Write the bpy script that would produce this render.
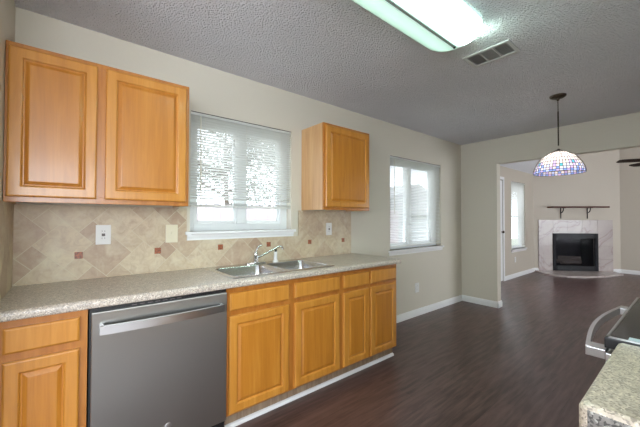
import bpy, bmesh, math, random
from mathutils import Vector, Matrix
R = math.radians
random.seed(7)
sc = bpy.context.scene
for o in list(bpy.data.objects): bpy.data.objects.remove(o)

# ------------------------------------------------------------------ camera, world, exposure
cam = bpy.data.cameras.new('camera'); camo = bpy.data.objects.new('camera', cam); sc.collection.objects.link(camo)
yaw, pit, rol = R(39.19), R(0.94), R(0.11)
Fw = Vector((math.cos(pit)*math.sin(yaw), math.cos(pit)*math.cos(yaw), math.sin(pit)))
Rt = Vector((math.cos(yaw), -math.sin(yaw), 0)); Up = Rt.cross(Fw)
R2 = Rt*math.cos(rol)+Up*math.sin(rol); U2 = -Rt*math.sin(rol)+Up*math.cos(rol)
M = Matrix((R2, U2, -Fw)).transposed().to_4x4(); M.translation = Vector((0, -2.385, 1.289))
camo.matrix_world = M
cam.sensor_width = 36; cam.sensor_fit = 'HORIZONTAL'; cam.lens = 308.9/640*36; cam.clip_start = .02
sc.camera = camo
sc.view_settings.view_transform = 'Standard'; sc.view_settings.look = 'None'
sc.view_settings.gamma = 1; sc.view_settings.use_curve_mapping = False
sc.view_settings.exposure = 0.5
w = bpy.data.worlds.new('world'); sc.world = w; w.use_nodes = True
bg = w.node_tree.nodes['Background']; bg.inputs[0].default_value = (.80, .90, 1, 1); bg.inputs[1].default_value = 5.2
def fill_light(name, loc, rot, sx, sy, e, col=(.93,.96,1)):
    L = bpy.data.lights.new(name, 'AREA'); L.shape = 'RECTANGLE'; L.size = sx; L.size_y = sy; L.energy = e; L.color = col
    o = bpy.data.objects.new(name, L); sc.collection.objects.link(o); o.location = loc; o.rotation_euler = rot; return o
fill_light('fill_light_entry', (-2.02, -3.0, 1.55), (0, R(-90), 0), 1.25, 3.1, 22)  # added fill lamp at an unseen entry opening
fill_light('fill_light_back', (-.65, -5.06, 1.5), (R(90), 0, 0), 2.2, 1.4, 45)  # fill lamp added behind the camera to brighten the cabinet fronts
fill_light('fill_light_living', (7.5, -5.43, 1.3), (R(90), 0, 0), 2.9, 1.8, 48, (1,.96,.95))  # unseen fill lamp, added to brighten the living room
try:
    sc.cycles.use_denoising = True; sc.cycles.max_bounces = 10; sc.cycles.diffuse_bounces = 6
    sc.cycles.sample_clamp_indirect = 8
except Exception: pass

# ------------------------------------------------------------------ materials
def mat(name, col=(.5,.5,.5), rough=.5, metal=0, **kw):
    m = bpy.data.materials.new(name); m.use_nodes = True
    b = m.node_tree.nodes['Principled BSDF']
    b.inputs['Base Color'].default_value = (*col, 1); b.inputs['Roughness'].default_value = rough
    b.inputs['Metallic'].default_value = metal
    for k, v in kw.items():
        k = {'coat':'Coat Weight','coat_rough':'Coat Roughness','spec':'Specular IOR Level','trans':'Transmission Weight','ior':'IOR','emis':'Emission Strength','ecol':'Emission Color'}[k]
        b.inputs[k].default_value = (*v, 1) if isinstance(v, tuple) else v
    return m
class N:
    def __init__(s, m): s.t = m.node_tree; s.b = s.t.nodes.get('Principled BSDF')
    def n(s, typ, **kw):
        x = s.t.nodes.new(typ)
        for k, v in kw.items():
            if k in x.inputs.keys(): x.inputs[k].default_value = v
            else: setattr(x, k, v)
        return x
    def l(s, a, b): s.t.links.new(a, b)
    def coord(s, scale=(1,1,1), rot=(0,0,0), kind='Object'):
        tc = s.n('ShaderNodeTexCoord'); mp = s.n('ShaderNodeMapping'); mp.inputs['Scale'].default_value = scale; mp.inputs['Rotation'].default_value = rot
        s.l(tc.outputs[kind], mp.inputs[0]); return mp.outputs[0]
    def noise(s, vec, scale, detail=3, rough=.5, dist=0):
        x = s.n('ShaderNodeTexNoise'); x.inputs['Scale'].default_value = scale; x.inputs['Detail'].default_value = detail
        x.inputs['Roughness'].default_value = rough; x.inputs['Distortion'].default_value = dist
        s.l(vec, x.inputs['Vector']); return x.outputs['Fac']
    def ramp(s, fac, stops):
        r = s.n('ShaderNodeValToRGB'); e = r.color_ramp.elements
        while len(e) < len(stops): e.new(.5)
        for i, (p, c) in enumerate(stops): e[i].position = p; e[i].color = (*c, 1)
        s.l(fac, r.inputs[0]); return r.outputs[0]
    def mix(s, fac, a, b, mode='MIX'):
        x = s.n('ShaderNodeMix', data_type='RGBA', blend_type=mode)
        if isinstance(fac, (int, float)): x.inputs[0].default_value = fac
        else: s.l(fac, x.inputs[0])
        for i, v in ((6, a), (7, b)):
            if isinstance(v, tuple): x.inputs[i].default_value = (*v, 1)
            else: s.l(v, x.inputs[i])
        return x.outputs[2]
    def bump(s, h, strength=.3, dist=.01):
        x = s.n('ShaderNodeBump'); x.inputs['Strength'].default_value = strength; x.inputs['Distance'].default_value = dist
        s.l(h, x.inputs['Height']); s.l(x.outputs[0], s.b.inputs['Normal']); return x

def wood_mat(name, c0, c1, c2, rough=.32):
    m = mat(name, c1, rough, coat=.3, coat_rough=.15); n = N(m)
    v = n.coord((1,1,.07)); a = n.noise(v, 26, 5, .6, .6)
    b = n.noise(n.coord((1,1,.25)), 5, 2)
    c = n.ramp(a, [(.3, c0), (.52, c1), (.72, c2)])
    c = n.mix(b, c, n.mix(.5, c, c0), 'MIX')
    f = n.noise(n.coord((1,1,.03)), 160, 2)
    c = n.mix(n.ramp(f, [(.55,(0,0,0)),(.75,(.35,.35,.35))]), c, c0)
    n.l(c, n.b.inputs['Base Color']); n.bump(f, .06, .002); return m
oak = wood_mat('honey_maple', (.46,.175,.022), (.58,.245,.038), (.66,.31,.065))
oak_panel = wood_mat('honey_maple_panel', (.41,.145,.015), (.52,.20,.024), (.60,.26,.042))
oak_frame_shaded = wood_mat('shaded_frame_maple', (.36,.12,.018), (.48,.185,.03), (.56,.235,.05))  # same maple, darkened to carry the shade on the face frames
oak_side = wood_mat('cabinet_side_maple', (.50,.27,.11), (.60,.35,.16), (.66,.41,.2), .4)
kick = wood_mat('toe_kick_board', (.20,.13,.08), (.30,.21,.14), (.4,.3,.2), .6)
mantelwood = wood_mat('mantel_wood', (.05,.012,.006), (.09,.022,.012), (.12,.03,.015), .35)
mantelwood.node_tree.nodes['Principled BSDF'].inputs['Coat Weight'].default_value = 0
mantelwood.node_tree.nodes['Principled BSDF'].inputs['Specular IOR Level'].default_value = .15

wallm = mat('greige_wall_paint', (.61,.565,.475), .6); n = N(wallm)
n.bump(n.noise(n.coord(), 60, 3), .15, .004)
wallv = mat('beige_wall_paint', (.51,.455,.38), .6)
ceilm = mat('popcorn_ceiling', (.46,.46,.48), .95); n = N(ceilm)
vo = n.n('ShaderNodeTexVoronoi'); vo.inputs['Scale'].default_value = 95; n.l(n.coord(), vo.inputs['Vector'])
h = n.mix(.5, vo.outputs['Distance'], n.noise(n.coord(), 95, 3, .6))
n.bump(h, 1.0, .026).invert = True
c = n.ramp(n.noise(n.coord(), 1.2, 2), [(.3,(.76,.75,.79)),(.7,(.82,.81,.85))]); n.l(c, n.b.inputs['Base Color'])
white = mat('white_trim_paint', (.80,.80,.80), .4)
vinyl = mat('white_vinyl', (.78,.80,.80), .35)
blindm = mat('blind_vinyl', (.80,.81,.78), .45); n = N(blindm)
tr = n.n('ShaderNodeBsdfTranslucent'); tr.inputs[0].default_value = (.84,.82,.80,1)
mx = n.n('ShaderNodeMixShader'); mx.inputs[0].default_value = .35
n.l(n.b.outputs[0], mx.inputs[1]); n.l(tr.outputs[0], mx.inputs[2]); n.l(mx.outputs[0], n.t.nodes['Material Output'].inputs[0])
cordm = mat('blind_cord', (.75,.72,.62), .6)
glass = mat('window_glass', (1,1,1), 0, trans=1, ior=1.02, spec=.3)
darkrail = mat('blind_dark_bronze', (.12,.11,.10), .5)  # dark strip along the top front of the headrail

floorm = mat('dark_plank_floor', (.05,.03,.02), .3); n = N(floorm)
v = n.coord()
br = n.n('ShaderNodeTexBrick'); n.l(v, br.inputs['Vector'])
br.offset = .37; br.inputs['Scale'].default_value = 1; br.inputs['Mortar Size'].default_value = .0012; br.inputs['Mortar Smooth'].default_value = .2
br.inputs['Brick Width'].default_value = 1.2; br.inputs['Row Height'].default_value = .105
br.inputs['Color1'].default_value = (.044,.023,.019,1); br.inputs['Color2'].default_value = (.076,.038,.034,1); br.inputs['Mortar'].default_value = (.012,.007,.005,1)
g = n.noise(n.coord((.10,1,1)), 34, 3, .55, .3)
c = n.mix(n.ramp(g, [(.36,(0,0,0)),(.7,(.8,.8,.8))]), br.outputs[0], (.145,.082,.076), 'MIX')
n.l(c, n.b.inputs['Base Color'])
g2 = n.noise(n.coord((.2,1,1)), 14, 3)
r_ = n.n('ShaderNodeMapRange'); r_.inputs[3].default_value = .26; r_.inputs[4].default_value = .36; n.l(g2, r_.inputs[0]); n.l(r_.outputs[0], n.b.inputs['Roughness'])
n.bump(br.outputs['Fac'], .15, .001).invert = True

def speckle(name, base, dark, light, scale=230):
    m = mat(name, base, .35, coat=.15); n = N(m); v = n.coord()
    vo = n.n('ShaderNodeTexVoronoi'); vo.inputs['Scale'].default_value = scale; n.l(v, vo.inputs['Vector'])
    sp = n.n('ShaderNodeSeparateColor'); n.l(vo.outputs['Color'], sp.inputs[0])
    c = n.ramp(sp.outputs[0], [(.0, dark), (.22, base), (.6, base), (.8, light)])
    r = c.node; r.color_ramp.interpolation = 'CONSTANT'
    c = n.mix(n.ramp(n.noise(v, scale*.28, 2), [(.4,(0,0,0)),(.65,(.55,.55,.55))]), c, dark)
    n.l(c, n.b.inputs['Base Color']); return m
lam = speckle('speckled_laminate', (.54,.455,.375), (.30,.25,.22), (.72,.65,.58), 260)
lam2 = speckle('speckled_granite_laminate', (.52,.435,.34), (.27,.22,.18), (.66,.57,.46), 260)

tilem = mat('travertine_tile', (.5,.4,.3), .45); n = N(tilem)
at = n.n('ShaderNodeAttribute', attribute_name='tone')
c = n.ramp(at.outputs['Fac'], [(0,(.58,.48,.33)),(.25,(.62,.52,.37)),(.5,(.55,.45,.31)),(.78,(.50,.38,.27)),(1,(.42,.30,.21))])
nz = n.noise(n.coord(), 17, 6, .7, 1.0)
c = n.mix(n.ramp(nz, [(.40,(0,0,0)),(.72,(.6,.6,.6))]), c, (.34,.22,.16))
n2 = n.noise(n.coord(), 7, 4, .6, .5)
c = n.mix(n.ramp(n2, [(.5,(0,0,0)),(.7,(.55,.55,.55))]), c, (.68,.62,.47))
n.l(c, n.b.inputs['Base Color']); n.bump(nz, .2, .003)
grout = mat('tile_grout', (.60,.54,.40), .9)
terra = mat('terracotta_accent', (.36,.10,.04), .4); n = N(terra)
c = n.ramp(n.noise(n.coord(), 90, 3), [(.4,(.42,.12,.05)),(.6,(.16,.06,.035))]); n.l(c, n.b.inputs['Base Color'])

steel = mat('brushed_stainless', (.46,.46,.44), .34, 1); n = N(steel)
f = n.noise(n.coord((6,6,260)), 3, 2); r_ = n.n('ShaderNodeMapRange'); r_.inputs[3].default_value=.34; r_.inputs[4].default_value=.44; n.l(f, r_.inputs[0]); n.l(r_.outputs[0], n.b.inputs['Roughness'])
tg = n.n('ShaderNodeTangent', direction_type='RADIAL', axis='Z'); n.l(tg.outputs[0], n.b.inputs['Tangent']); n.b.inputs['Anisotropic'].default_value = .8
steel_l = mat('light_satin_steel', (.62,.62,.63), .3, 1)
sinkm = mat('sink_stainless', (.58,.58,.58), .25, 1)
chrome = mat('chrome', (.75,.75,.76), .1, 1)
black = mat('black_plastic', (.012,.012,.013), .4)
blackgloss = mat('black_ceramic_glass', (.015,.013,.011), .15, spec=.35)
blackmetal = mat('black_metal', (.010,.010,.014), .6, spec=.2)
bronze = mat('dark_bronze', (.06,.045,.03), .4, .7)
ivory = mat('almond_plastic', (.72,.66,.50), .4)
whitepl = mat('white_plastic', (.74,.74,.72), .35)
greypl = mat('grey_plastic_slot', (.12,.10,.10), .5)
marble = mat('cream_marble', (.6,.56,.52), .25); n = N(marble)
nz = n.noise(n.coord(), 1.6, 6, .55, 1.6)
c = n.ramp(nz, [(.38,(.46,.40,.375)),(.47,(.43,.37,.35)),(.5,(.34,.27,.26)),(.53,(.43,.37,.35)),(.7,(.50,.44,.425))]); n.l(c, n.b.inputs['Base Color'])
firebrick = mat('firebox_lining', (.05,.048,.05), .8)
logm = mat('ceramic_log', (.20,.16,.13), .85); n = N(logm); n.bump(n.noise(n.coord(), 25, 4), .6, .02)
smoke = mat('fireplace_glass', (.6,.6,.65), .05, trans=1, ior=1.1)

# ------------------------------------------------------------------ mesh helpers
class MB:
    def __init__(s): s.bm = bmesh.new(); s.smooth = False
    def box(s, x0, x1, y0, y1, z0, z1, bev=0, seg=2):
        b = bmesh.new(); bmesh.ops.create_cube(b, size=1)
        for v in b.verts: v.co = Vector((x0+(x1-x0)*(v.co.x+.5), y0+(y1-y0)*(v.co.y+.5), z0+(z1-z0)*(v.co.z+.5)))
        if bev: bmesh.ops.bevel(b, geom=b.edges[:], offset=bev, segments=seg, affect='EDGES', profile=.6)
        return s.add(b)
    def add(s, b, mtx=None):
        if mtx: b.transform(mtx)
        me = bpy.data.meshes.new('t'); b.to_mesh(me); b.free(); s.bm.from_mesh(me); bpy.data.meshes.remove(me); return s
    def loft(s, rings, cap0=True, cap1=True, closed=True):
        vs = [[s.bm.verts.new(p) for p in r] for r in rings]; k = len(rings[0])
        for a, b in zip(vs[:-1], vs[1:]):
            for i in range(k if closed else k-1):
                j = (i+1) % k
                try: s.bm.faces.new((a[i], a[j], b[j], b[i]))
                except ValueError: pass
        if cap0: s.bm.faces.new(vs[0][::-1])
        if cap1: s.bm.faces.new(vs[-1])
        return s
    def tube(s, pts, r, k=10, rz=None):
        pts = [Vector(p) for p in pts]; rings = []
        rr = r if isinstance(r, (list, tuple)) else [r]*len(pts)
        up = Vector((0,0,1))
        for i, p in enumerate(pts):
            d = (pts[min(i+1,len(pts)-1)]-pts[max(i-1,0)]).normalized()
            a = d.cross(up)
            if a.length < .05: a = d.cross(Vector((1,0,0)))
            a.normalize(); b = a.cross(d)
            rings.append([p+(a*math.cos(t)+b*math.sin(t))*rr[i] for t in (2*math.pi*q/k for q in range(k))])
        return s.loft(rings)
    def strap(s, pts, w, t, up=Vector((0,0,1))):   # flat bar along pts: w along up, t across
        pts = [Vector(p) for p in pts]; rings = []
        for i, p in enumerate(pts):
            d = (pts[min(i+1,len(pts)-1)]-pts[max(i-1,0)]).normalized(); a = d.cross(up).normalized()
            rings.append([p+a*t/2+up*w/2, p-a*t/2+up*w/2, p-a*t/2-up*w/2, p+a*t/2-up*w/2])
        return s.loft(rings)
    def lathe(s, prof, c=(0,0,0), k=32, cap=True):  # prof: (r,z)
        rings = [[Vector((c[0]+r*math.cos(2*math.pi*i/k), c[1]+r*math.sin(2*math.pi*i/k), c[2]+z)) for i in range(k)] for r, z in prof]
        return s.loft(rings, cap, cap)
    def prism(s, poly, z0, z1):
        return s.loft([[Vector((x,y,z0)) for x,y in poly],[Vector((x,y,z1)) for x,y in poly]])
    def build(s, name, m, parent=None, smooth=False, **tags):
        bmesh.ops.recalc_face_normals(s.bm, faces=s.bm.faces[:])
        off = Vector((0,0,0)); p = parent
        while p is not None: off += p.location; p = p.parent
        rt = parent
        while rt is not None and rt.parent is not None: rt = rt.parent
        if not (rt and rt.get('_local')): s.bm.transform(Matrix.Translation(-off))
        me = bpy.data.meshes.new(name); s.bm.to_mesh(me); s.bm.free()
        if smooth:
            for f in me.polygons: f.use_smooth = True
            try: me.set_sharp_from_angle(angle=R(38))
            except Exception: pass
        me.materials.append(m)
        o = bpy.data.objects.new(name, me); sc.collection.objects.link(o); o.parent = parent
        for k, v in tags.items(): o[k] = v
        return o
def box(name, m, dims, parent=None, bev=0, **tags): return MB().box(*dims, bev).build(name, m, parent, **tags)
def thing(name, label, cat, loc=(0,0,0), rz=0, group=None, kind=None):
    o = bpy.data.objects.new(name, None); o.empty_display_size = .1; sc.collection.objects.link(o)
    o.location = loc; o.rotation_euler.z = rz
    if kind: o['kind'] = kind
    else: o['label'] = label; o['category'] = cat
    if group: o['group'] = group
    return o
def S(name, mb, m, **k): return mb.build(name, m, None, kind='structure', **k)
def rect(x0, x1, z0, z1, y): return [Vector((x0,y,z0)), Vector((x1,y,z0)), Vector((x1,y,z1)), Vector((x0,y,z1))]
def rrect(x0, x1, y0, y1, r, z, k=5):
    out = []
    for cx, cy, a in ((x1-r,y1-r,0),(x0+r,y1-r,90),(x0+r,y0+r,180),(x1-r,y0+r,270)):
        for i in range(k+1):
            t = R(a+90*i/k); out.append(Vector((cx+r*math.cos(t), cy+r*math.sin(t), z)))
    return out

# ------------------------------------------------------------------ room shell
CH = 2.463; XL = -.24; XC = 4.838
S('floor', MB().box(-2.0, 10.7, -5.7, .5, -.1, 0), floorm)
S('ceiling', MB().box(-2.0, XC+.12, -3.1, .15, CH, CH+.1), ceilm)
W1 = (.70, 1.60, 1.19, 2.095); W2 = (3.05, 4.225, .90, 2.068)
m = MB(); T = .16
m.box(-2.0, W1[0], 0, T, 0, CH); m.box(W1[0], W1[1], 0, T, 0, W1[2]); m.box(W1[0], W1[1], 0, T, W1[3], CH)
m.box(W1[1], W2[0], 0, T, 0, CH); m.box(W2[0], W2[1], 0, T, 0, W2[2]); m.box(W2[0], W2[1], 0, T, W2[3], CH); m.box(W2[1], XC, 0, T, 0, CH)
S('wall_kitchen', m, wallm)
S('wall_left', MB().box(XL-.12, XL, -.80, 0, 0, CH), wallm)
# partition to living room with wide opening; living side rises into the vault
OY = -.528; HZ = 2.097
m = MB().box(XC, XC+.12, OY, .35, 0, 2.46); m.box(XC, XC+.12, -2.75, OY, HZ, 2.46); m.box(XC, XC+.12, -5.6, -2.75, 0, 2.46)
m.box(XC+.001, XC+.12, -5.6, .35, 2.46, 4.3)
S('wall_dining', m, wallm)
m = MB().box(.75, XC, -3.0, -2.88, 0, CH); S('wall_right', m, wallm)
m = MB().box(-2.0, -1.8, -5.2, -5.08, 0, CH); m.box(.5, .63, -5.2, -5.08, 0, CH); m.box(-1.8, .5, -5.2, -5.08, 2.25, CH); m.box(-1.8, .5, -5.2, -5.08, 0, .75); m.box(.63, .75, -5.2, -2.88, 0, CH); S('wall_back', m, wallm)
m = MB().box(-2.12, -2.0, -5.2, .16, 0, .9); m.box(-2.12, -2.0, -5.2, .16, 2.2, CH); m.box(-2.12, -2.0, -5.2, -4.6, .9, 2.2); m.box(-2.12,-2.0,-1.4,.16,.9,2.2)  # unseen opening in the entry wall, added to let daylight in
S('wall_entry', m, wallm)
S('ceiling_entry', MB().box(-2.0, .75, -5.2, -3.1, CH, CH+.1), ceilm)
# living room
LY = .19; LX = 10.28; DX = 8.9
W3 = (7.46, 8.31, .62, 2.115); D1 = (6.02, 6.99, 0, 2.10)
m = MB(); y0, y1 = LY, LY+.16
m.box(XC+.12, D1[0], y0, y1, 0, 2.42); m.box(D1[0], D1[1], y0, y1, D1[3], 2.42); m.box(D1[1], W3[0], y0, y1, 0, 2.42)
m.box(W3[0], W3[1], y0, y1, 0, W3[2]); m.box(W3[0], W3[1], y0, y1, W3[3], 2.42); m.box(W3[1], DX+.3, y0, y1, 0, 2.42)
S('wall_living_left', m, wallv)
FPR = -R(45)
def loc_struct(name, mb, m):
    o = mb.build(name, m, None, kind='structure'); o.location = (DX, LY, 0); o.rotation_euler.z = FPR; return o
DL = (LX-DX)*math.sqrt(2)
m = MB(); a, b = .50, 1.36
m.box(-.1, a, 0, .12, 0, 4.3); m.box(b, DL+.1, 0, .12, 0, 4.3); m.box(a, b, 0, .12, .86, 4.3); m.box(a, b, 0, .12, 0, .05)
loc_struct('wall_fireplace', m, wallv)
S('wall_living_right', MB().box(LX, LX+.12, -5.6, LY-(LX-DX)+.05, 0, 4.3), wallv)
m = MB().box(XC+.12, 6.0, -5.72, -5.6, 0, 4.3); m.box(9.0, LX, -5.72, -5.6, 0, 4.3); m.box(6.0, 9.0, -5.72, -5.6, 2.2, 4.3); m.box(6,9,-5.72,-5.6,0,.3)
S('wall_living_back', m, wallv)
m = MB(); sl = .62; yr = -2.6; zr = 2.386+sl*(LY-yr)
for (ya, za, yb, zb) in ((LY+.15, 2.386-sl*.15, yr, zr), (yr, zr, -5.7, zr-sl*3.1+.3)):
    m.loft([[Vector((x,ya,za)), Vector((x,yb,zb)), Vector((x,yb,zb+.06)), Vector((x,ya,za+.06))] for x in (XC+.12, 10.7)])
vc = mat('white_vaulted_ceiling', (.66,.66,.68), .9); S('ceiling_living', m, vc)

# baseboards
def bb_profile(n0, p0, p1, out):   # profile board from p0 to p1, 'out' = outward normal (2D)
    P = [(0,0),(.014,0),(.014,.062),(.011,.068),(.010,.078),(.005,.088),(0,.09)]
    rings = [[Vector((p[0]+out[0]*d, p[1]+out[1]*d, z)) for d, z in P] for p in (p0, p1)]
    return S(n0, MB().loft(rings), white)
bb_profile('baseboard_kitchen', (2.40,0), (XC,0), (0,-1))
bb_profile('baseboard_dining', (XC,0), (XC,OY-.014), (-1,0))
bb_profile('baseboard_jamb', (XC-.014,OY), (XC+.134,OY), (0,-1))
bb_profile('baseboard_right', (2.10,-2.88), (XC,-2.88), (0,1))
bb_profile('baseboard_living_left', (D1[1]+.06,LY), (DX+.02,LY), (0,-1))
q = .7071
bb_profile('baseboard_fireplace', (DX,LY), (DX+.10*q,LY-.10*q), (-q,-q))
bb_profile('baseboard_hearth', (DX+1.78*q,LY-1.78*q), (LX,LY-(LX-DX)), (-q,-q))
bb_profile('baseboard_living_right', (LX,LY-(LX-DX)), (LX,-5.6), (-1,0))

# ------------------------------------------------------------------ windows
def window(idx, X0, X1, Z0, Z1, yw, sash, split=None, dbl=False):
    """vinyl slider (or double hung) set back in the opening"""
    t = thing(f'window_{idx}', '', '', ((X0+X1)/2, yw, Z0), kind='structure')
    y0, y1 = yw+.075, yw+.145
    L, Rr, Tp, Bt = sash
    m = MB(); m.box(X0, X0+L, y0, y1, Z0, Z1, .003); m.box(X1-Rr, X1, y0, y1, Z0, Z1, .003)
    m.box(X0+L, X1-Rr, y0, y1, Z1-Tp, Z1, .003); m.box(X0+L, X1-Rr, y0, y1, Z0, Z0+Bt, .003)
    f = m.build('window_frame', vinyl, t)
    ix0, ix1, iz0, iz1 = X0+L, X1-Rr, Z0+Bt, Z1-Tp
    if not dbl:
        mm = MB(); w = .075; mm.box(split-w/2, split+w/2, y0-.012, y1, iz0, iz1, .003).build('meeting_rail', vinyl, t)
        s = .026
        for a, b, d in ((ix0, split-w/2, .0), (split+w/2, ix1, .02)):
            ms = MB(); ms.box(a, a+s, y0+d, y0+d+.03, iz0, iz1, .002); ms.box(b-s, b, y0+d, y0+d+.03, iz0, iz1, .002); ms.box(a+s, b-s, y0+d, y0+d+.03, iz0, iz0+s, .002); ms.box(a+s, b-s, y0+d, y0+d+.03, iz1-s, iz1, .002)
            sh = ms.build('sash', vinyl, t)
            box('pane', glass, (a+s, b-s, y0+d+.012, y0+d+.016, iz0+s, iz1-s), sh)
    else:
        zm = (iz0+iz1)/2
        for a, b, d in ((iz0, zm, .0), (zm-.03, iz1, .035)):
            ms = MB(); s = .035; ms.box(ix0, ix0+s, y0+d, y0+d+.03, a, b, .002); ms.box(ix1-s, ix1, y0+d, y0+d+.03, a, b, .002); ms.box(ix0+s, ix1-s, y0+d, y0+d+.03, a, a+s, .002); ms.box(ix0+s, ix1-s, y0+d, y0+d+.03, b-s, b, .002)
            sh = ms.build('sash', vinyl, t)
            box('pane', glass, (ix0+s, ix1-s, y0+d+.012, y0+d+.016, a+s, b-s), sh)
    m = MB()
    prof = [(.075,0),(.075,-.022),(-.030,-.022),(-.036,-.016),(-.036,-.006),(-.030,0)]
    e = .035
    rings = [[Vector((x, yw+a, Z0+b)) for a, b in prof] for x in (X0, X1)]; m.loft(rings)
    m.box(X0-e, X0, yw-.030, yw, Z0-.022, Z0); m.box(X1, X1+e, yw-.030, yw, Z0-.022, Z0)
    m.build('window_sill', white, t)
    pr = [(0,-.022),(-.018,-.022),(-.018,-.036),(-.010,-.052),(-.010,-.064),(0,-.064)]
    MB().loft([[Vector((x, yw+a, Z0+b)) for a, b in pr] for x in (X0-.02, X1+.02)]).build('apron', white, t)
    return t
window(1, *W1, 0, (.05,.075,.07,.055), split=1.135)
window(2, *W2, 0, (.06,.13,.07,.05), split=3.545)
window(3, *W3, LY, (.04,.04,.05,.04), dbl=True)
# added unseen window that lets daylight into the living room
window(4, 6.0, 9.0, .3, 2.2, -5.6-.0, (.06,.06,.06,.06), split=7.5).scale = (1,1,1)

def blind(label, X0, X1, zb, zt, y, tilt=28, stack=3, wand=True, group=None, pitch=.0205):
    t = thing('venetian_blind', label, 'blind', ((X0+X1)/2, y, zt), group=group)
    m = MB().box(X0, X1, y-.014, y+.014, zt-.026, zt, .002); m.build('headrail', blindm, t)
    box('headrail_lip', darkrail, (X0, X1, y-.016, y-.0142, zt-.006, zt), t)
    m = MB(); n_ = int((zt-.035-zb-.02-stack*.004)/pitch)
    ca, sa = math.cos(R(tilt)), math.sin(R(tilt)); hw = .0125
    for i in range(n_):
        z = zt-.036-i*pitch
        pr = [(-hw, 0), (-hw*.4, .0018), (hw*.4, .0018), (hw, 0), (hw*.4, .0012), (-hw*.4, .0012)]
        rr = [(a*ca-b*sa, a*sa+b*ca) for a, b in pr]
        m.loft([[Vector((x, y+a, z+b)) for a, b in rr] for x in (X0+.004, X1-.004)])
    for i in range(stack):
        m.box(X0+.004, X1-.004, y-.0125, y+.0125, zb+.019+i*.004, zb+.0205+i*.004)
    m.build('slats', blindm, t)
    MB().box(X0+.002, X1-.002, y-.013, y+.013, zb, zb+.016, .003).build('bottom_rail', blindm, t)
    m = MB()
    for fx in (.12, .5, .88):
        x = X0+(X1-X0)*fx
        for yy in (-.014, .014): m.tube([(x, y+yy, zt-.02), (x, y+yy, zb+.01)], .0008, 4)
    m.build('ladder_cord', cordm, t)
    if wand: MB().tube([(X0+.07, y-.022, zt-.03), (X0+.075, y-.024, zb+.02+(zt-zb)*(.0 if stack > 2 else .35))], .0045, 8).build('tilt_wand', cordm, t)
    return t
blind('white mini blind raised partway above the kitchen sink', .702, 1.598, 1.375, 2.094, .016, -31, 5)
blind('white mini blind lowered to the sill in the dining nook window', 3.055, 4.22, .935, 2.066, .016, -31, 0)
blind('narrow white mini blind on tall living room window beside the glass door', W3[0]+.003, W3[1]-.003, W3[2]+.03, W3[3]-.002, LY+.016, -55, 0, wand=False, pitch=.024)

# patio door in the living room
t = thing('door_1', '', '', (6.5, LY, 0), kind='structure')
a, b = D1[0], D1[1]
m = MB(); m.box(a-.06, a, LY-.018, LY, 0, 2.16, .003); m.box(b, b+.06, LY-.018, LY, 0, 2.16, .003); m.box(a, b, LY-.018, LY, 2.10, 2.16, .003)
m.build('door_casing', white, t)
m = MB(); y0, y1 = LY+.004, LY+.049
m.box(a+.01, a+.12, y0, y1, .01, 2.09, .003); m.box(b-.10, b, y0, y1, .01, 2.09, .003); m.box(a+.12, b-.10, y0, y1, .01, .25, .003); m.box(a+.12, b-.10, y0, y1, 1.97, 2.09, .003)
dl = m.build('door_leaf', white, t)
box('door_pane', glass, (a+.12, b-.10, y0+.02, y0+.025, .25, 1.97), dl)
MB().lathe([(.012,0),(.012,.03),(.026,.04),(.028,.055),(.02,.066)], (0,0,0), 16).build('door_knob', bronze, t, smooth=True)
k = bpy.data.objects['door_knob']; k.location = (b-.045-6.5, .02, 1.02); k.rotation_euler = (R(90),0,0)
for v in k.data.vertices: v.co = v.co + Vector((6.5, LY, 0))
t2 = bpy.data.objects.get('door_knob')

# ------------------------------------------------------------------ cabinetry
def panel_door(parent, x0, x1, z0, z1, yf, name='door', fr=.047, flat=False, face=-1):
    """raised panel door; front surface at y=yf, facing -y (face=-1) or +y (face=1)"""
    t = .019; s = -face
    def rg(i, d): return rect(x0+i, x1-i, z0+i, z1-i, yf+s*d)
    if flat:
        m = MB().loft([rg(0, t), rg(0, .006), rg(.004, .002), rg(.009, 0)]); return m.build(name, oak, parent)
    m = MB().loft([rg(0, t), rg(0, .006), rg(.004, .0015), rg(.008, 0), rg(fr, 0), rg(fr+.004, .002), rg(fr+.007, .009), rg(fr+.010, .0105)], True, False)
    d = m.build(name, oak, parent)
    m = MB().loft([rg(fr+.008, .0125), rg(fr+.010, .0104), rg(fr+.013, .0105), rg(fr+.028, .003), rg(fr+.031, .0025)], True, True)
    m.build('panel', oak_panel, d); return d
FY = -.585; DY = -.604
def base_unit(x0, x1, label, doors, drawers, stiles, side_left=False, side_right=False):
    t = thing('base_cabinet', label, 'cabinet', ((x0+x1)/2, -.30, 0))
    m = MB(); m.box(x0, x0+.016, FY+.019, -.002, .10, .872); m.box(x1-.016, x1, FY+.019, -.002, .10, .872)
    m.box(x0+.016, x1-.016, FY+.019, -.002, .10, .115); m.box(x0+.016, x1-.016, -.012, -.002, .115, .872)
    m.build('body', oak_side, t)
    m = MB(); e = .0005
    zb, zr, zt = .10, .70, .872
    m.box(x0, x1, FY, FY+.019, zt-.04, zt); m.box(x0, x1, FY, FY+.019, zb, zb+.02); m.box(x0+.03, x1-.03, FY+.001, FY+.019, .695, .735)
    for a, b in stiles: m.box(a, b, FY+e, FY+.019, zb+.02, zt-.04)
    m.build('face_frame', oak_frame_shaded, t)
    for a, b in doors: panel_door(t, a, b, .112, .698, DY)
    for a, b in drawers: panel_door(t, a, b, .732, .838, DY, name='drawer_front', flat=True)
    box('toe_kick', kick, (x0, x1-(.0 if not side_right else .0), -.538, -.52, 0, .10), t)
    if side_right: box('toe_end', kick, (x1-.012, x1-.0005, -.5199, -.003, 0, .099), t)
    return t
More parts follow.
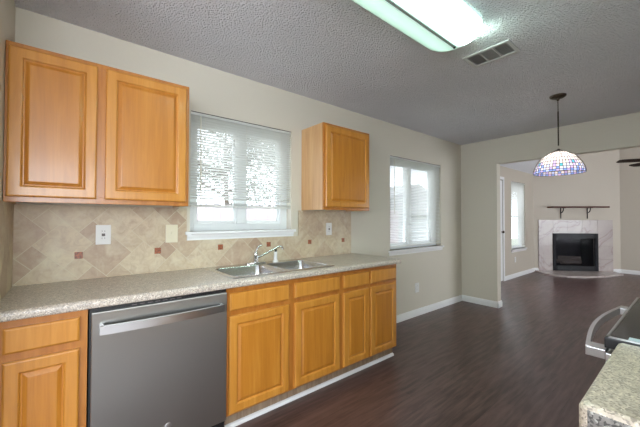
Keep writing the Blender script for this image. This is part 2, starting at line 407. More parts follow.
base_unit(XL+.002, .076, 'narrow honey maple base cabinet left of the dishwasher, one drawer', [(-.200,.047)], [(-.200,.047)], [(XL+.002,-.19),(.035,.076)])
base_unit(.742, 1.677, 'wide maple sink base cabinet with two doors under double sink', [(.756,1.184),(1.234,1.657)], [(.756,1.184),(1.234,1.657)], [(.742,.77),(1.17,1.25),(1.64,1.677)])
base_unit(1.678, 2.392, 'honey maple base cabinet with two narrow drawers at counter end', [(1.702,1.996),(2.022,2.368)], [(1.702,1.996),(2.022,2.368)], [(1.678,1.715),(1.985,2.035),(2.355,2.392)], side_right=True)
pr = [(-.5385,0),(-.556,0),(-.556,.012),(-.551,.020),(-.5385,.024)]
S('trim_1', MB().loft([[Vector((x, a, b)) for a, b in pr] for x in (.742, 2.392)]), white)

def wall_unit(x0, x1, z0, z1, label, doors, yf=-.327):
    t = thing('wall_cabinet', label, 'cabinet', ((x0+x1)/2, -.16, z0))
    m = MB(); m.box(x0, x0+.014, yf+.019, -.002, z0, z1); m.box(x1-.014, x1, yf+.019, -.002, z0, z1)
    m.box(x0+.014, x1-.014, yf+.019, -.002, z0+.012, z0+.026); m.box(x0+.014, x1-.014, yf+.019, -.002, z1-.014, z1); m.box(x0+.014, x1-.014, -.010, -.002, z0+.026, z1-.014)
    m.build('body', oak_side, t)
    m = MB(); m.box(x0, x1, yf, yf+.019, z1-.035, z1, .0015); m.box(x0, x1, yf, yf+.019, z0, z0+.035, .0015)
    xs = [x0] + [x for d in doors for x in d] + [x1]
    for i in range(0, len(xs), 2): m.box(xs[i]+(0 if i == 0 else -.012), xs[i+1]+(0 if i+2 == len(xs) else .012), yf+.0005, yf+.019, z0+.035, z1-.035)
    m.build('face_frame', oak_frame_shaded, t)
    for a, b in doors: panel_door(t, a, b, z0+.025, z1-.022, yf-.019)
    return t
wall_unit(XL+.002, .594, 1.366, 2.131, 'double-door honey maple wall cabinet in the corner above the dishwasher', [(-.228,.116),(.153,.575)])
wall_unit(1.715, 2.308, 1.366, 2.131, 'single-door honey maple wall cabinet right of the sink window', [(1.735,2.288)])

# countertop with sink cut-out, rolled front edge
SX0, SX1, SY0, SY1 = .815, 1.635, -.535, -.065
CX1 = 2.412; CF = -.628
def fr_prof(yb, top=.914, bot=.873, f=CF):
    P = [(yb, bot)]
    for i in range(5): a = R(270-90*i/4); P.append((f+.008+.008*math.cos(a), bot+.008+.008*math.sin(a)))
    for i in range(7): a = R(180-90*i/6); P.append((f+.018+.018*math.cos(a), top-.018+.018*math.sin(a)))
    P.append((yb, top)); return P
m = MB(); m.loft([[Vector((x, a, b)) for a, b in fr_prof(SY0)] for x in (XL+.001, CX1)])
m.box(XL+.001, SX0, SY0, -.001, .873, .914); m.box(SX1, CX1, SY0, -.001, .873, .914); m.box(SX0, SX1, SY1, -.001, .873, .914)
o = m.build('countertop', lam, None, smooth=True, label='long grey speckled laminate countertop holding the sink under the window', category='countertop')

# sink
t = thing('kitchen_sink', 'double-bowl stainless steel drop-in sink in the countertop', 'sink', (1.22, -.3, .914))
x0, x1, y0, y1, zt = .79, 1.657, -.562, -.030, .9185
def bowl(m, a, b, c, d, dp):
    rg = [rrect(a, b, c, d, .05, zt), rrect(a+.004, b-.004, c+.004, d-.004, .048, zt-.006), rrect(a+.012, b-.012, c+.012, d-.012, .045, zt-dp+.02), rrect(a+.03, b-.03, c+.03, d-.03, .035, zt-dp), rrect((a+b)/2-.045, (a+b)/2+.045, (c+d)/2-.045, (c+d)/2+.045, .04, zt-dp-.003)]
    m.loft(rg, False, True)
bl = (x0+.035, 1.205, y0+.035, -.135); brr = (1.245, x1-.035, y0+.035, -.135)
m = MB(); bowl(m, *bl, .175); m.build('bowl', sinkm, t, smooth=True)
m = MB(); bowl(m, *brr, .175); m.build('bowl', sinkm, t, smooth=True)
# rim: plate with two rounded holes (grid fill between outer and holes)
m = MB(); bm = m.bm
def loop(pts):
    vs = [bm.verts.new(p) for p in pts]; return [bm.edges.new((vs[i], vs[(i+1) % len(vs)])) for i in range(len(vs))]
es = loop(rrect(x0+.006, x1-.006, y0+.006, y1-.006, .03, zt)) + loop(rrect(*bl, .05, zt)) + loop(rrect(*brr, .05, zt))
bmesh.ops.triangle_fill(bm, use_beauty=True, edges=es)
m.loft([rrect(x0+.006, x1-.006, y0+.006, y1-.006, .03, zt), rrect(x0, x1, y0, y1, .032, .9145)], False, False)
m.build('rim', sinkm, t)
for a, b, c, d in (bl, brr):
    MB().lathe([(.04,.0),(.04,.002),(.03,.003),(.01,.001)], ((a+b)/2, (c+d)/2, zt-.178), 20).build('drain', chrome, t, smooth=True)

# faucet and side spray
FXx, FYy = 1.198, -.082
t = thing('kitchen_faucet', 'chrome single-lever kitchen faucet behind the double sink', 'faucet', (FXx, FYy, .9185))
m = MB().prism([(p.x, p.y) for p in rrect(FXx-.09, FXx+.09, FYy-.026, FYy+.026, .025, 0)], .9187, .930); m.build('base_plate', chrome, t, smooth=True)
MB().lathe([(.026,0),(.026,.006),(.021,.012),(.020,.055),(.021,.06),(.020,.07),(.016,.082),(.008,.088)], (FXx, FYy, .93), 20).build('body', chrome, t, smooth=True)
MB().tube([(FXx, FYy, 1.00), (FXx+.003, FYy, 1.022), (FXx+.014, FYy-.002, 1.045), (FXx+.032, FYy-.004, 1.062), (FXx+.052, FYy-.005, 1.066)], [.013,.009,.007,.0085,.007], 10).build('lever', chrome, t, smooth=True)
MB().tube([(FXx+.01, FYy, .965), (FXx+.06, FYy-.01, .985), (FXx+.175, FYy-.04, 1.043), (FXx+.205, FYy-.046, 1.054), (FXx+.221, FYy-.049, 1.048), (FXx+.224, FYy-.05, 1.028)], [.011,.009,.008,.0085,.009,.010], 12).build('spout', chrome, t, smooth=True)
t = thing('side_sprayer', 'white side sprayer with dark nozzle on the sink deck', 'sprayer', (1.385, FYy, .9185))
MB().lathe([(.024,0),(.024,.008),(.017,.014),(.015,.04),(.013,.06),(.015,.075),(.013,.088)], (1.385, FYy, .9187), 18).build('body', whitepl, t, smooth=True)
MB().tube([(1.385, FYy, 1.0), (1.383, FYy-.006, 1.012), (1.376, FYy-.022, 1.022)], [.010,.011,.009], 10).build('nozzle', black, t, smooth=True)

# ------------------------------------------------------------------ backsplash
def tiling(name, segs, plane='y', label=''):
    """hopscotch travertine laid on the diagonal, clipped to the segments (a0,a1,z0,z1)"""
    a, b = .196, .099; g = .0016; bmf = bmesh.new(); lay = bmf.faces.layers.float.new('tone'); rnd = random.Random(11)
    ox, oz = .052, 1.064
    for (s0, s1, z0, z1) in segs:
        seg = bmesh.new(); L = seg.faces.layers.float.new('tone')
        rnd = random.Random(5)
        for i in range(-22, 23):
            for j in range(-22, 23):
                u = i*a-j*b; v = i*b+j*a
                for (uu, vv, ss) in ((u, v, a), (u+a, v, b)):
                    tone = rnd.random()**1.35
                    pts = [(uu+g, vv+g), (uu+ss-g, vv+g), (uu+ss-g, vv+ss-g), (uu+g, vv+ss-g)]
                    P = [((p+r)*.70711+ox, (r-p)*.70711+oz) for p, r in pts]
                    if max(p[0] for p in P) < s0 or min(p[0] for p in P) > s1 or max(p[1] for p in P) < z0 or min(p[1] for p in P) > z1: continue
                    f = seg.faces.new([seg.verts.new((p[0], -.008, p[1])) for p in P]); f[L] = tone
        for co, no in (((s0,0,0),(1,0,0)), ((s1,0,0),(-1,0,0)), ((0,0,z0),(0,0,1)), ((0,0,z1),(0,0,-1))):
            bmesh.ops.bisect_plane(seg, geom=seg.verts[:]+seg.edges[:]+seg.faces[:], plane_co=co, plane_no=no, clear_inner=True)
        ret = bmesh.ops.extrude_face_region(seg, geom=seg.faces[:])
        for v in ret['geom']:
            if isinstance(v, bmesh.types.BMVert): v.co.y = -.002
        me = bpy.data.meshes.new('t'); seg.to_mesh(me); seg.free(); bmf.from_mesh(me); bpy.data.meshes.remove(me)
    m = MB(); m.bm.free(); m.bm = bmf
    return m
t = thing('tile_backsplash', 'cream travertine tile backsplash laid diagonally behind sink and counter', 'backsplash', (1.0, 0, .914))
segs = [(XL+.008, .676, .9145, 1.3655), (.676, 1.676, .9145, 1.125), (1.676, 2.372, .9145, 1.3655)]
tiling('tiles', segs).build('tiles', tilem, t)
m = MB()
for s0, s1, z0, z1 in segs: m.box(s0, s1, -.0065, -.0005, z0, z1)
m.build('grout', grout, t)
for ax in (.052, .485, .930, 1.360, 1.810, 2.252):
    MB().box(ax-.020, ax+.020, -.0105, -.0025, 1.043, 1.084, .0015).build('accent_tile', terra, t, label='terracotta accent tile')
t = thing('side_backsplash', 'cream travertine tiles on the short left wall beside the counter', 'backsplash', (XL, -.3, .914))
mm = tiling('tiles', [(-.64, -.010, .9145, 1.3655)]); mm.bm.transform(Matrix(((0,-1,0,XL),(1,0,0,0),(0,0,1,0),(0,0,0,1))))
mm.build('tiles', tilem, t)
MB().box(XL+.0005, XL+.0065, -.64, -.008, .9145, 1.3655).build('grout', grout, t)

# outlets and switches
def plate(label, x0, x1, z0, z1, kind, m=whitepl, y=-.0085, cat='outlet', name='wall_outlet'):
    t = thing(name, label, cat, ((x0+x1)/2, y, (z0+z1)/2))
    MB().box(x0, x1, y-.006, y, z0, z1, .002).build('cover_plate', m, t)
    cx, cz = (x0+x1)/2, (z0+z1)/2
    if kind == 'duplex':
        for dz in (-.021, .021):
            f = MB().box(cx-.016, cx+.016, y-.0085, y-.0055, cz+dz-.014, cz+dz+.014, .002).build('receptacle', m, t)
            [MB().box(cx+q_-.001, cx+q_+.001, y-.0089, y-.0084, cz+dz-.002, cz+dz+.008).build('slot', greypl, f) for q_ in (-.007,.007)]
    elif kind == 'gfci':
        f = MB().box(cx-.017, cx+.017, y-.0085, y-.0055, cz-.034, cz+.034, .001).build('receptacle', m, t)
        for dz in (-.022, .022):
            for dx in (-.007, .007): MB().box(cx+dx-.0012, cx+dx+.0012, y-.0089, y-.0084, cz+dz-.004, cz+dz+.005).build('slot', greypl, f)
        MB().box(cx-.009, cx+.009, y-.0096, y-.0084, cz-.009, cz+.008).build('reset_button', greypl, f)
    else:
        MB().box(cx-.006, cx+.006, y-.016, y-.0055, cz-.004, cz+.012, .002).build('toggle', m, t)
    return t
plate('white outlet with dark reset button on tiles above the dishwasher', .134, .213, 1.123, 1.246, 'gfci')
plate('almond light switch on the tiles left of the sink window', .533, .613, 1.117, 1.243, 'switch', ivory, cat='switch', name='light_switch')
plate('small white outlet on tiles below the single-door wall cabinet', 2.015, 2.088, 1.122, 1.245, 'gfci')
plate('white outlet low on the wall under the dining nook window', 3.565, 3.655, .31, .435, 'duplex', y=-.0005)
plate('white outlet on living room wall below the narrow window', 7.62, 7.70, .33, .45, 'duplex', y=LY-.0005)

# ------------------------------------------------------------------ dishwasher
t = thing('dishwasher', 'stainless steel dishwasher with bar handle between maple base cabinets', 'dishwasher', (.41, -.3, 0))
box('tub_body', black, (.082, .736, -.585, -.02, .012, .868), t)
MB().box(.090, .732, -.622, -.586, .105, .852, .004).build('door', steel, t)
m = MB().box(.084, .734, -.604, -.586, .8525, .868)
m.build('control_strip', black, t)
m = MB()
for i in range(7): m.box(.25+i*.035, .272+i*.035, -.6055, -.6035, .857, .862)
m.build('vent_slots', greypl, bpy.data.objects['control_strip'])
pts = []
for i in range(17):
    u = i/16; x = .118+.580*u; pts.append((x, -.658-.018*math.sin(math.pi*u), .776))
MB().strap(pts, .040, .012).build('handle', steel_l, t, smooth=True)
hd = bpy.data.objects['handle']
for x in (.118, .698):
    MB().box(x-.0155 if x > .4 else x, x if x > .4 else x+.0155, -.662, -.6225, .756, .796, .002).build('handle_bracket', steel_l, hd)
box('toe_panel', black, (.09, .73, -.56, -.545, 0, .10), t)
MB().lathe([(.017,0),(.017,.002),(.013,.003)], (0,0,0), 24).build('badge', steel_l, t, smooth=True)
bd = bpy.data.objects['badge']
for v in bd.data.vertices: v.co += Vector((.41, -.3, 0))
bd.location = (.417-.41, -.622+.3, .205); bd.rotation_euler = (R(90),0,0)

# ------------------------------------------------------------------ ceiling fixtures
lens = mat('fluorescent_lens', (.8,.9,.88), .4); n = N(lens)
sp = n.n('ShaderNodeSeparateXYZ'); tc = n.n('ShaderNodeTexCoord'); n.l(tc.outputs['Object'], sp.inputs[0])
mr = n.n('ShaderNodeMapRange'); mr.inputs[1].default_value = -.18; mr.inputs[2].default_value = .18; n.l(sp.outputs[1], mr.inputs[0])
# emission graded across the lens: strong band on range side, dim on window side
c = n.ramp(mr.outputs[0], [(0,(.025,.025,.025)),(.10,(.03,.03,.03)),(.26,(1,1,1)),(.42,(.03,.03,.03)),(.50,(.007,.007,.007)),(.72,(.0115,.0115,.0115)),(.9,(.0075,.0075,.0075)),(1,(.0055,.0055,.0055))])
ms = n.n('ShaderNodeMath', operation='MULTIPLY'); ms.inputs[1].default_value = 58.0; n.l(c, ms.inputs[0]); n.l(ms.outputs[0], n.b.inputs['Emission Strength'])
ec = n.ramp(mr.outputs[0], [(0,(.55,.95,.85)),(.26,(.74,1,.84)),(.45,(.62,1,.86)),(1,(.45,.90,.68))]); n.l(ec, n.b.inputs['Emission Color'])

LC = (1.345, -1.428)
t = thing('fluorescent_ceiling_light', 'long glowing fluorescent light with rounded translucent lens on the ceiling', 'ceiling light', (LC[0], LC[1], CH))
hx, hy = .63, .168
MB().prism([(p.x,p.y) for p in rrect(LC[0]-hx, LC[0]+hx, LC[1]-hy, LC[1]+hy, .15, 0, 8)], CH-.02, CH).build('housing', whitepl, t)
rg = []
for i in range(9):
    d = .165*(i/8); zz = CH-.012-.082*math.sqrt(max(0, 1-(1-i/8)**2.4))
    rg.append(rrect(LC[0]-hx-.006+d, LC[0]+hx+.006-d, LC[1]-hy-.006+d, LC[1]+hy+.006-d, max(.156-d*.9, .006), zz, 8))
MB().loft(rg, False, True).build('lens', lens, t, smooth=True)
box('centre_strip', mat('lens_seam_grey', (.30,.36,.33), .5), (LC[0]-hx+.06, LC[0]+hx-.10, LC[1]-.008, LC[1]+.008, CH-.099, CH-.092), t)
MB().lathe([(.008,0),(.010,-.006),(.005,-.012)], (LC[0]+hx-.11, LC[1], CH-.094), 12).build('finial', black, t, smooth=True)

t = thing('ceiling_vent', 'white three-section air register set in the popcorn ceiling', 'vent', (2.32, -1.46, CH))
vx0, vx1, vy0, vy1 = 2.215, 2.425, -1.615, -1.305
m = MB(); z0, z1 = CH-.008, CH-.0005; f = .025
m.box(vx0, vx1, vy0, vy0+f, z0, z1, .002); m.box(vx0, vx1, vy1-f, vy1, z0, z1, .002); m.box(vx0, vx0+f, vy0+f, vy1-f, z0, z1, .002); m.box(vx1-f, vx1, vy0+f, vy1-f, z0, z1, .002)
yl = (vy1-vy0-2*f)
for k_ in (1, 2): yy = vy0+f+yl*k_/3; m.box(vx0+f, vx1-f, yy-.003, yy+.003, z0, z1)
ventw = mat('vent_enamel', (.60,.60,.60), .5)
m.build('frame', ventw, t)
box('duct_shadow_box', mat('duct_dark', (.03,.03,.03), .9), (vx0+f, vx1-f, vy0+f, vy1-f, CH-.002, CH-.0006), t)
for k_ in (0, 2):
    m = MB(); ya, yb = vy0+f+yl*k_/3+.004, vy0+f+yl*(k_+1)/3-.004
    for i in range(6):
        y = ya+(yb-ya)*(i+.5)/6
        m.loft([[Vector((x, y-.004, CH-.0075)), Vector((x, y-.003, CH-.0075)), Vector((x, y+.0045, CH-.0025)), Vector((x, y+.0035, CH-.0025))] for x in (vx0+f, vx1-f)])
    m.build('louvres', ventw, t)
box('damper_plate', mat('vent_mesh_grey', (.22,.22,.22), .6), (vx0+f, vx1-f, vy0+f+yl/3+.004, vy0+f+yl*2/3-.004, CH-.006, CH-.0025), t)

# stained-glass pendant
PX, PY = 3.60, -1.55
t = thing('pendant_lamp', 'stained-glass dome pendant lamp with blue floral border on dark rod', 'lamp', (PX, PY, CH))
MB().lathe([(.0,-.0005),(.066,-.0005),(.064,-.012),(.050,-.022),(.014,-.028),(.010,-.045),(.006,-.05)], (PX, PY, CH), 28, cap=False).build('canopy', bronze, t, smooth=True)
m = MB()
z = CH-.045; zend = 1.985
while z > CH-.15:
    m.tube([(PX, PY, z), (PX, PY, z-.018)], [.0045,.003], 8); z -= .02
m.tube([(PX, PY, z+.01), (PX, PY, zend)], .0058, 10)
m.build('rod', bronze, t, smooth=True)
MB().lathe([(.006,.02),(.014,.012),(.030,.004),(.038,-.004),(.036,-.010)], (PX, PY, 1.935), 20).build('cap', bronze, t, smooth=True)
# shade profile
prof = [(.034,1.930),(.072,1.915),(.112,1.890),(.145,1.857),(.168,1.822),(.183,1.792),(.193,1.765),(.198,1.742),(.199,1.722)]
def glassm(name, col):
    m = mat(name, col, .3); n = N(m)
    tr = n.n('ShaderNodeBsdfTranslucent'); tr.inputs[0].default_value = (*col, 1)
    mx = n.n('ShaderNodeMixShader'); mx.inputs[0].default_value = .65
    n.l(n.b.outputs[0], mx.inputs[1]); n.l(tr.outputs[0], mx.inputs[2]); n.l(mx.outputs[0], n.t.nodes['Material Output'].inputs[0]); return m
gl = [glassm('opal_glass', (.62,.60,.60)), glassm('blue_glass', (.16,.26,.62)), glassm('lilac_glass', (.42,.34,.66)), glassm('teal_glass', (.06,.35,.45)), glassm('red_glass', (.55,.08,.10)), glassm('pale_blue_glass', (.42,.52,.82))]
m = MB(); bm = m.bm; lead = MB(); rnd = random.Random(3); mi = []
K = 48
def P(r, z, a): return Vector((PX+r*math.cos(a), PY+r*math.sin(a), z))
for i in range(len(prof)-1):
    kk = 16 if i < 3 else K; (r0, za), (r1, zb) = prof[i], prof[i+1]
    for j in range(kk):
        a0, a1 = 2*math.pi*j/kk, 2*math.pi*(j+1)/kk; am = (a0+a1)/2
        bm.faces.new([bm.verts.new(P(*q_)) for q_ in ((r0,za,a0),(r0,za,a1),(r1,zb,a1),(r1,zb,a0))])
        c_ = 0
        fl = (j % 12)
        if i == 3: c_ = 0
        if i == 4: c_ = [2,0,0,0,0,2,3,2,0,0,0,0][fl]
        if i == 5: c_ = [2,0,3,0,5,0,2,0,1,0,5,0][fl]
        if i == 6: c_ = [0,1,0,5,0,2,0,1,0,5,0,2][fl]
        if i == 7: c_ = [1,2,5,1,2,1,5,1,2,1,5,1][fl]
        mi.append(c_)
shade = m.build('shade', gl[0], t)
for g_ in gl[1:]: shade.data.materials.append(g_)
for p_, c_ in zip(shade.data.polygons, mi): p_.material_index = c_
m = MB()
for i, (r, z) in enumerate(prof):
    m.tube([P(r+.0008, z, 2*math.pi*j/48) for j in range(49)], (.0024 if i not in (0, len(prof)-1) else .003), 5)
for j in range(K):
    a = 2*math.pi*j/K; st = 0 if j % 3 == 0 else 3
    m.tube([P(r+.0008, z, a) for r, z in prof[st:]], .0026, 5)
m.build('lead_came', bronze, t)
MB().lathe([(.006,0),(.018,-.015),(.028,-.04),(.026,-.062),(.012,-.078)], (PX, PY, 1.90), 16).build('bulb', mat('glowing_bulb', (1,1,1), .5, emis=1.5, ecol=(1,.97,.95)), t, smooth=True)
pl = bpy.data.lights.new('pendant_glow', 'POINT'); pl.energy = 4.2; pl.color = (1,.90,.82); pl.shadow_soft_size = .04
po = bpy.data.objects.new('pendant_glow', pl); sc.collection.objects.link(po); po.location = (PX, PY, 1.80)

# ceiling fan in the living room
FC = (7.04, -2.15); FZ = 2.2
fr_ = 2.386+sl*(LY-FC[1])
t = thing('ceiling_fan', 'dark ceiling fan in the living room, only blade tips in view', 'fan', (FC[0], FC[1], FZ))
MB().tube([(*FC, FZ+.1), (*FC, fr_+.01)], .012, 10).build('downrod', bronze, t)
MB().lathe([(.03,.16),(.10,.13),(.125,.07),(.12,.02),(.08,-.02),(.06,-.06),(.02,-.07)], (*FC, FZ), 24).build('motor_housing', bronze, t, smooth=True)
a1 = math.atan2(-1.58-FC[1], 6.71-FC[0])
fanw = mat('fan_blade_dark', (.03,.017,.012), .6, spec=.2)
for k_ in range(5):
    a = a1-k_*R(72); b = bmesh.new()
    m = MB(); rg = []
    for u, hwid in ((.17,.045),(.3,.062),(.5,.068),(.62,.062),(.655,.04)):
        rg.append([Vector((u, s_*hwid, s_*hwid*.2+d_)) for s_, d_ in ((-1,-.004),(1,-.004),(1,.004),(-1,.004))])
    m.loft(rg); m.bm.transform(Matrix.Translation((*FC, FZ)) @ Matrix.Rotation(a, 4, 'Z')); m.build('blade', fanw, t)

# ------------------------------------------------------------------ fireplace
t = thing('fireplace', 'corner fireplace with cream marble surround and black framed glass firebox', 'fireplace', (DX, LY, 0), FPR); t['_local'] = 1
tl, tr_ = .417, 1.438
m = MB(); g = .0015
for zz in ((0,.32),(.32,.63),(.63,.94)):
    m.box(.10, tl, -.022, -.001, zz[0]+g+.035*(zz[0]==0), zz[1]-g, .001); m.box(tr_, 1.77, -.022, -.001, zz[0]+g+.035*(zz[0]==0), zz[1]-g, .001)
xs = [.10, .43, .76, 1.09, 1.43, 1.77]
for a, b in zip(xs[:-1], xs[1:]): m.box(a+g, b-g, -.022, -.001, .94+g, 1.266, .001)
m.build('marble_surround', marble, t)
m = MB().prism([(.01,-.023),(-.05,-.52),(.26,-.76),(.62,-.80),(1.15,-.66),(1.72,-.36),(1.80,-.023)], 0, .034)
m.build('hearth_slab', marble, t)
m = MB(); zb_ = .036
m.box(tl, tl+.075, -.035, -.001, zb_, .94, .003); m.box(tr_-.075, tr_, -.035, -.001, zb_, .94, .003)
m.box(tl+.075, tr_-.075, -.035, -.001, .815, .94, .003); m.box(tl+.075, tr_-.075, -.035, -.001, zb_, .16, .003)
ff = m.build('firebox_frame', blackmetal, t)
for zz in (.835, .055):
    m = MB()
    for i in range(4): m.box(tl+.1, tr_-.1, -.038, -.034, zz+i*.024, zz+.008+i*.024)
    m.build('louvre_panel', black, ff)
m = MB(); a, b = .505, 1.355
m.box(a, b, .40, .41, .055, .855); m.box(a, a+.01, .0, .40, .055, .855); m.box(b-.01, b, .0, .40, .055, .855); m.box(a+.01, b-.01, 0, .40, .055, .10); m.box(a+.01, b-.01, 0, .40, .84, .855)
m.build('firebox', firebrick, t)
m = MB()
for (x0_, y0_, z0_, x1_, y1_, z1_, r_0) in ((.62,.2,.24,1.22,.24,.25,.05),(.68,.10,.22,1.14,.12,.22,.045),(.72,.28,.33,1.12,.08,.34,.038)):
    m.tube([(x0_+(x1_-x0_)*k_/6, y0_+(y1_-y0_)*k_/6, z0_+(z1_-z0_)*k_/6+.006*math.sin(k_*2)) for k_ in range(7)], [r_0*(1+.1*math.sin(k_*3)) for k_ in range(7)], 9)
m.build('log_set', logm, t, smooth=True)
m = MB()
for i in range(7): x = .62+i*.1; m.tube([(x,.08,.14),(x,.30,.14),(x,.33,.22)], .007, 6)
for y_ in (.1, .3): m.tube([(.60,y_,.13),(1.24,y_,.13)], .007, 6)
for x in (.64, 1.20):
    for y_ in (.1,.3): m.tube([(x,y_,.13),(x,y_,.10)], .007, 6)
m.build('log_grate', blackmetal, t)
box('glass_front', smoke, (tl+.07, tr_-.07, -.012, -.008, .155, .82), t)
# mantel shelf on two brackets
t = thing('mantel_shelf', 'dark reddish wooden mantel shelf on two black brackets above the fireplace', 'shelf', (DX, LY, 0), FPR); t['_local'] = 1
MB().box(.315, 1.575, -.20, -.001, 1.558, 1.592, .004).build('shelf_board', mantelwood, t)
for x in (.62, 1.22):
    m = MB(); m.box(x-.011, x+.011, -.007, -.001, 1.30, 1.556); m.box(x-.011, x+.011, -.17, -.007, 1.550, 1.5575)
    m.strap([(x, -.006-.10*math.sin(R(90)*k_/8)*1.0, 1.44+.108*(1-math.cos(R(90)*k_/8))) for k_ in range(9)], .012, .02, up=Vector((0,.3,1)).normalized())
    m.build('bracket', blackmetal, t)

# ------------------------------------------------------------------ right side: counter, cabinet, range
RX0, RX1, RF = .818, 1.306, -2.222
m = MB()
oc = [(RX1, -2.876), (RX1, RF)]
for i in range(7): a_ = R(90+90*i/6); oc.append((RX0+.015+.015*math.cos(a_), RF-.015+.015*math.sin(a_)))
oc.append((RX0, -2.876))
c0 = Vector((1.05, -2.55, 0))
def ins(d, z): return [Vector((x+(d if x < RX1 else 0), y-(d if y > -2.8 else 0), z)) for x, y in oc]
m.loft([ins(.006, .836), ins(0, .842), ins(0, .902), ins(.004, .910), ins(.012, .914)])
m.build('countertop', lam2, None, smooth=False, label='beige speckled laminate countertop at the lower right beside the range', category='countertop')
rct = bpy.data.objects['countertop.001']
MB().box(RX0-.002, RX0+.001, -2.872, RF-.016, .842, .903, .0008).build('end_edge', speckle('shaded_mottled_edge', (.24,.22,.20), (.07,.065,.06), (.42,.40,.36), 230), rct, label='mottled end edge darkened for shade')  # mottled laminate edge with the end face's shade put into its colour
t = thing('base_cabinet', 'maple base cabinet under the lower right speckled countertop', 'cabinet', (1.05, -2.5, 0))
MB().box(RX0+.03, RX1-.003, -2.876, -2.262, .10, .835).build('body', oak_side, t)
box('toe_kick', kick, (RX0+.03, RX1-.003, -2.876, -2.32, 0, .10), t)
MB().box(RX0+.03, RX1-.003, -2.2615, -2.243, .10, .835).build('face_frame', oak, t)
panel_door(t, RX0+.055, RX1-.03, .125, .70, -2.2245, face=1); panel_door(t, RX0+.055, RX1-.03, .725, .82, -2.2245, name='drawer_front', flat=True, face=1)

t = thing('kitchen_range', 'black glass-top electric range with curved silver oven handle', 'stove', (1.69, -2.5, 0))
GX0, GX1 = 1.312, 2.078
MB().box(GX0, GX1, -2.872, -2.240, .02, .884).build('body', blackmetal, t)
MB().box(GX0, GX1, -2.872, -2.192, .885, .918, .003).build('cooktop_rim', black, t)
MB().box(GX0+.012, GX1-.012, -2.80, -2.204, .9185, .9225, .0015).build('cooktop_glass', blackgloss, t)
ct = bpy.data.objects['cooktop_glass']
ringm = mat('burner_ring', (.10,.09,.08), .25)
for bx, by, r_0 in ((1.51,-2.36,.10),(1.88,-2.36,.085),(1.51,-2.65,.085),(1.88,-2.65,.10)):
    m = MB()
    for rr_ in (r_0, r_0*.72): m.lathe([(rr_-.003,.9227),(rr_,.9229),(rr_+.003,.9227)], (bx,by,0), 40, cap=False)
    m.build('burner_ring', ringm, ct)
MB().box(GX0+.004, GX0+.010, -2.80, -2.196, .9182, .9222).build('edge_trim', steel_l, t)
MB().box(GX0+.004, GX1-.004, -2.2025, -2.196, .9182, .9222).build('edge_trim', steel_l, t)
od = MB().box(GX0+.002, GX1-.002, -2.2385, -2.194, .20, .868, .002).build('oven_door', steel_l, t)
m = MB()
for i in range(6): m.box(GX0+.0005, GX0+.003, -2.232, -2.200, .835-i*.022, .847-i*.022)
m.build('vent_slot', black, od)
MB().box(GX0+.10, GX1-.10, -2.1945, -2.192, .35, .70).build('oven_window', blackgloss, od)
pts = [(1.325+.735*i/20, -2.150+.034*math.sin(math.pi*i/20), .860) for i in range(21)]
MB().strap(pts, .030, .012).build('oven_handle', steel_l, t, smooth=True)
oh = bpy.data.objects['oven_handle']
for x in (1.322, 2.003): MB().box(x, x+.06, -2.1935, -2.146, .845, .874, .002).build('handle_mount', steel_l, oh)
MB().box(GX0+.002, GX1-.002, -2.2385, -2.20, .03, .195, .002).build('storage_drawer', steel_l, t)
MB().box(GX0+.03, GX1-.03, -2.872, -2.83, .923, 1.08, .004).build('control_panel', black, t)
# small pale badge near the front edge of the cooktop
MB().box(1.322, 1.352, -2.275, -2.245, .9226, .9232).build('badge', mat('badge_print', (.45,.55,.6), .4), t)

# ------------------------------------------------------------------ outdoors
lawn = mat('lawn', (.25,.30,.14), .9); n = N(lawn)
c = n.ramp(n.noise(n.coord(), 6, 4), [(.35,(.10,.13,.06)),(.65,(.18,.19,.11))]); n.l(c, n.b.inputs['Base Color'])
MB().box(-12, 25, .4, 22, -.25, -.125).build('lawn', lawn, None, kind='stuff', label='grass lawn outside the windows', category='grass')
fm = mat('weathered_pink_fence', (.38,.32,.33), .85); n = N(fm)
t = thing('wooden_fence', 'weathered pinkish wooden fence outside the kitchen window', 'fence', (4, 3.6, -.12))
m = MB()
for i in range(80): x = -4+i*.151; m.box(x, x+.149, 3.6, 3.62, -.11, 1.55+.01*(i%3))
m.build('boards', fm, t, kind='stuff')
m = MB()
for zz in (.2, 1.3): m.box(-4, 8, 3.62, 3.66, zz, zz+.09)
m.build('rail', fm, t)
leafm = mat('leaves', (.20,.21,.17), .7); bark = mat('bark', (.12,.09,.07), .9)
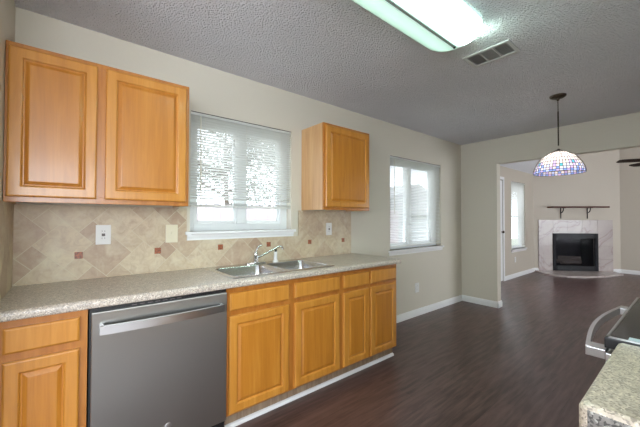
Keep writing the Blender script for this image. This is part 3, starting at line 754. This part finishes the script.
def tree(x, y, h, r, label, seed, nl=4500):
    rnd = random.Random(seed)
    t = thing('tree', label, 'tree', (x, y, -.12))
    pts = [(x+.05*math.sin(k_), y, -.115+(h*.9)*k_/6) for k_ in range(7)]
    m = MB().tube(pts, [.14-.018*k_ for k_ in range(7)], 8)
    tips = []
    for k_ in range(26):
        a = rnd.uniform(0, 6.28); z0_ = h*rnd.uniform(.3,.8); rr_ = r*rnd.uniform(.5,.95); z1_ = z0_+rnd.uniform(.2,.9)
        e = (x+rr_*math.cos(a), y+rr_*math.sin(a), z1_); m.tube([(x,y,z0_), ((x+e[0])/2, (y+e[1])/2, (z0_+z1_)/2+.1), e], [.05,.03,.012], 6); tips.append(e)
    m.build('trunk', bark, t)
    m = MB(); bm = m.bm
    for k_ in range(nl):
        c_ = Vector(rnd.choice(tips)); p = c_+Vector((rnd.gauss(0,.42), rnd.gauss(0,.42), rnd.gauss(0,.38)))
        s_ = rnd.uniform(.05,.10); u = Vector((rnd.uniform(-1,1), rnd.uniform(-1,1), rnd.uniform(-1,1))).normalized(); v = u.orthogonal().normalized()
        bm.faces.new([bm.verts.new(q_) for q_ in (p-u*s_, p+v*s_*.5, p+u*s_, p-v*s_*.5)])
    m.build('foliage', leafm, t)
tree(4.5, 8.6, 5.4, 2.7, 'wide leafy tree beyond the fence, seen through the sink window', 1, 9000)
tree(13.0, 13.5, 4.6, 2.2, 'green tree behind the neighbouring house, seen through dining window', 4)
t = thing('neighbouring_house', 'pale neighbouring house with low gabled roof outside the dining window', 'house', (10.5, 7.5, -.12))
sid = mat('white_siding', (.34,.34,.34), .8); n = N(sid)
wv = n.n('ShaderNodeTexWave', bands_direction='Z'); wv.inputs['Scale'].default_value = 3.2; n.l(n.coord(), wv.inputs['Vector']); n.bump(wv.outputs['Fac'], .4, .03)
MB().box(8.2, 14.6, 5.2, 9.5, -.12, 1.55).build('siding_wall', sid, t)
m = MB(); m.loft([[Vector((8.0,y_,1.55)), Vector((11.4,y_,2.75)), Vector((14.8,y_,1.55)), Vector((14.8,y_,1.45)), Vector((8.0,y_,1.45))] for y_ in (5.0, 9.7)])
m.build('roof', mat('roof_shingle', (.26,.25,.25), .9), t)
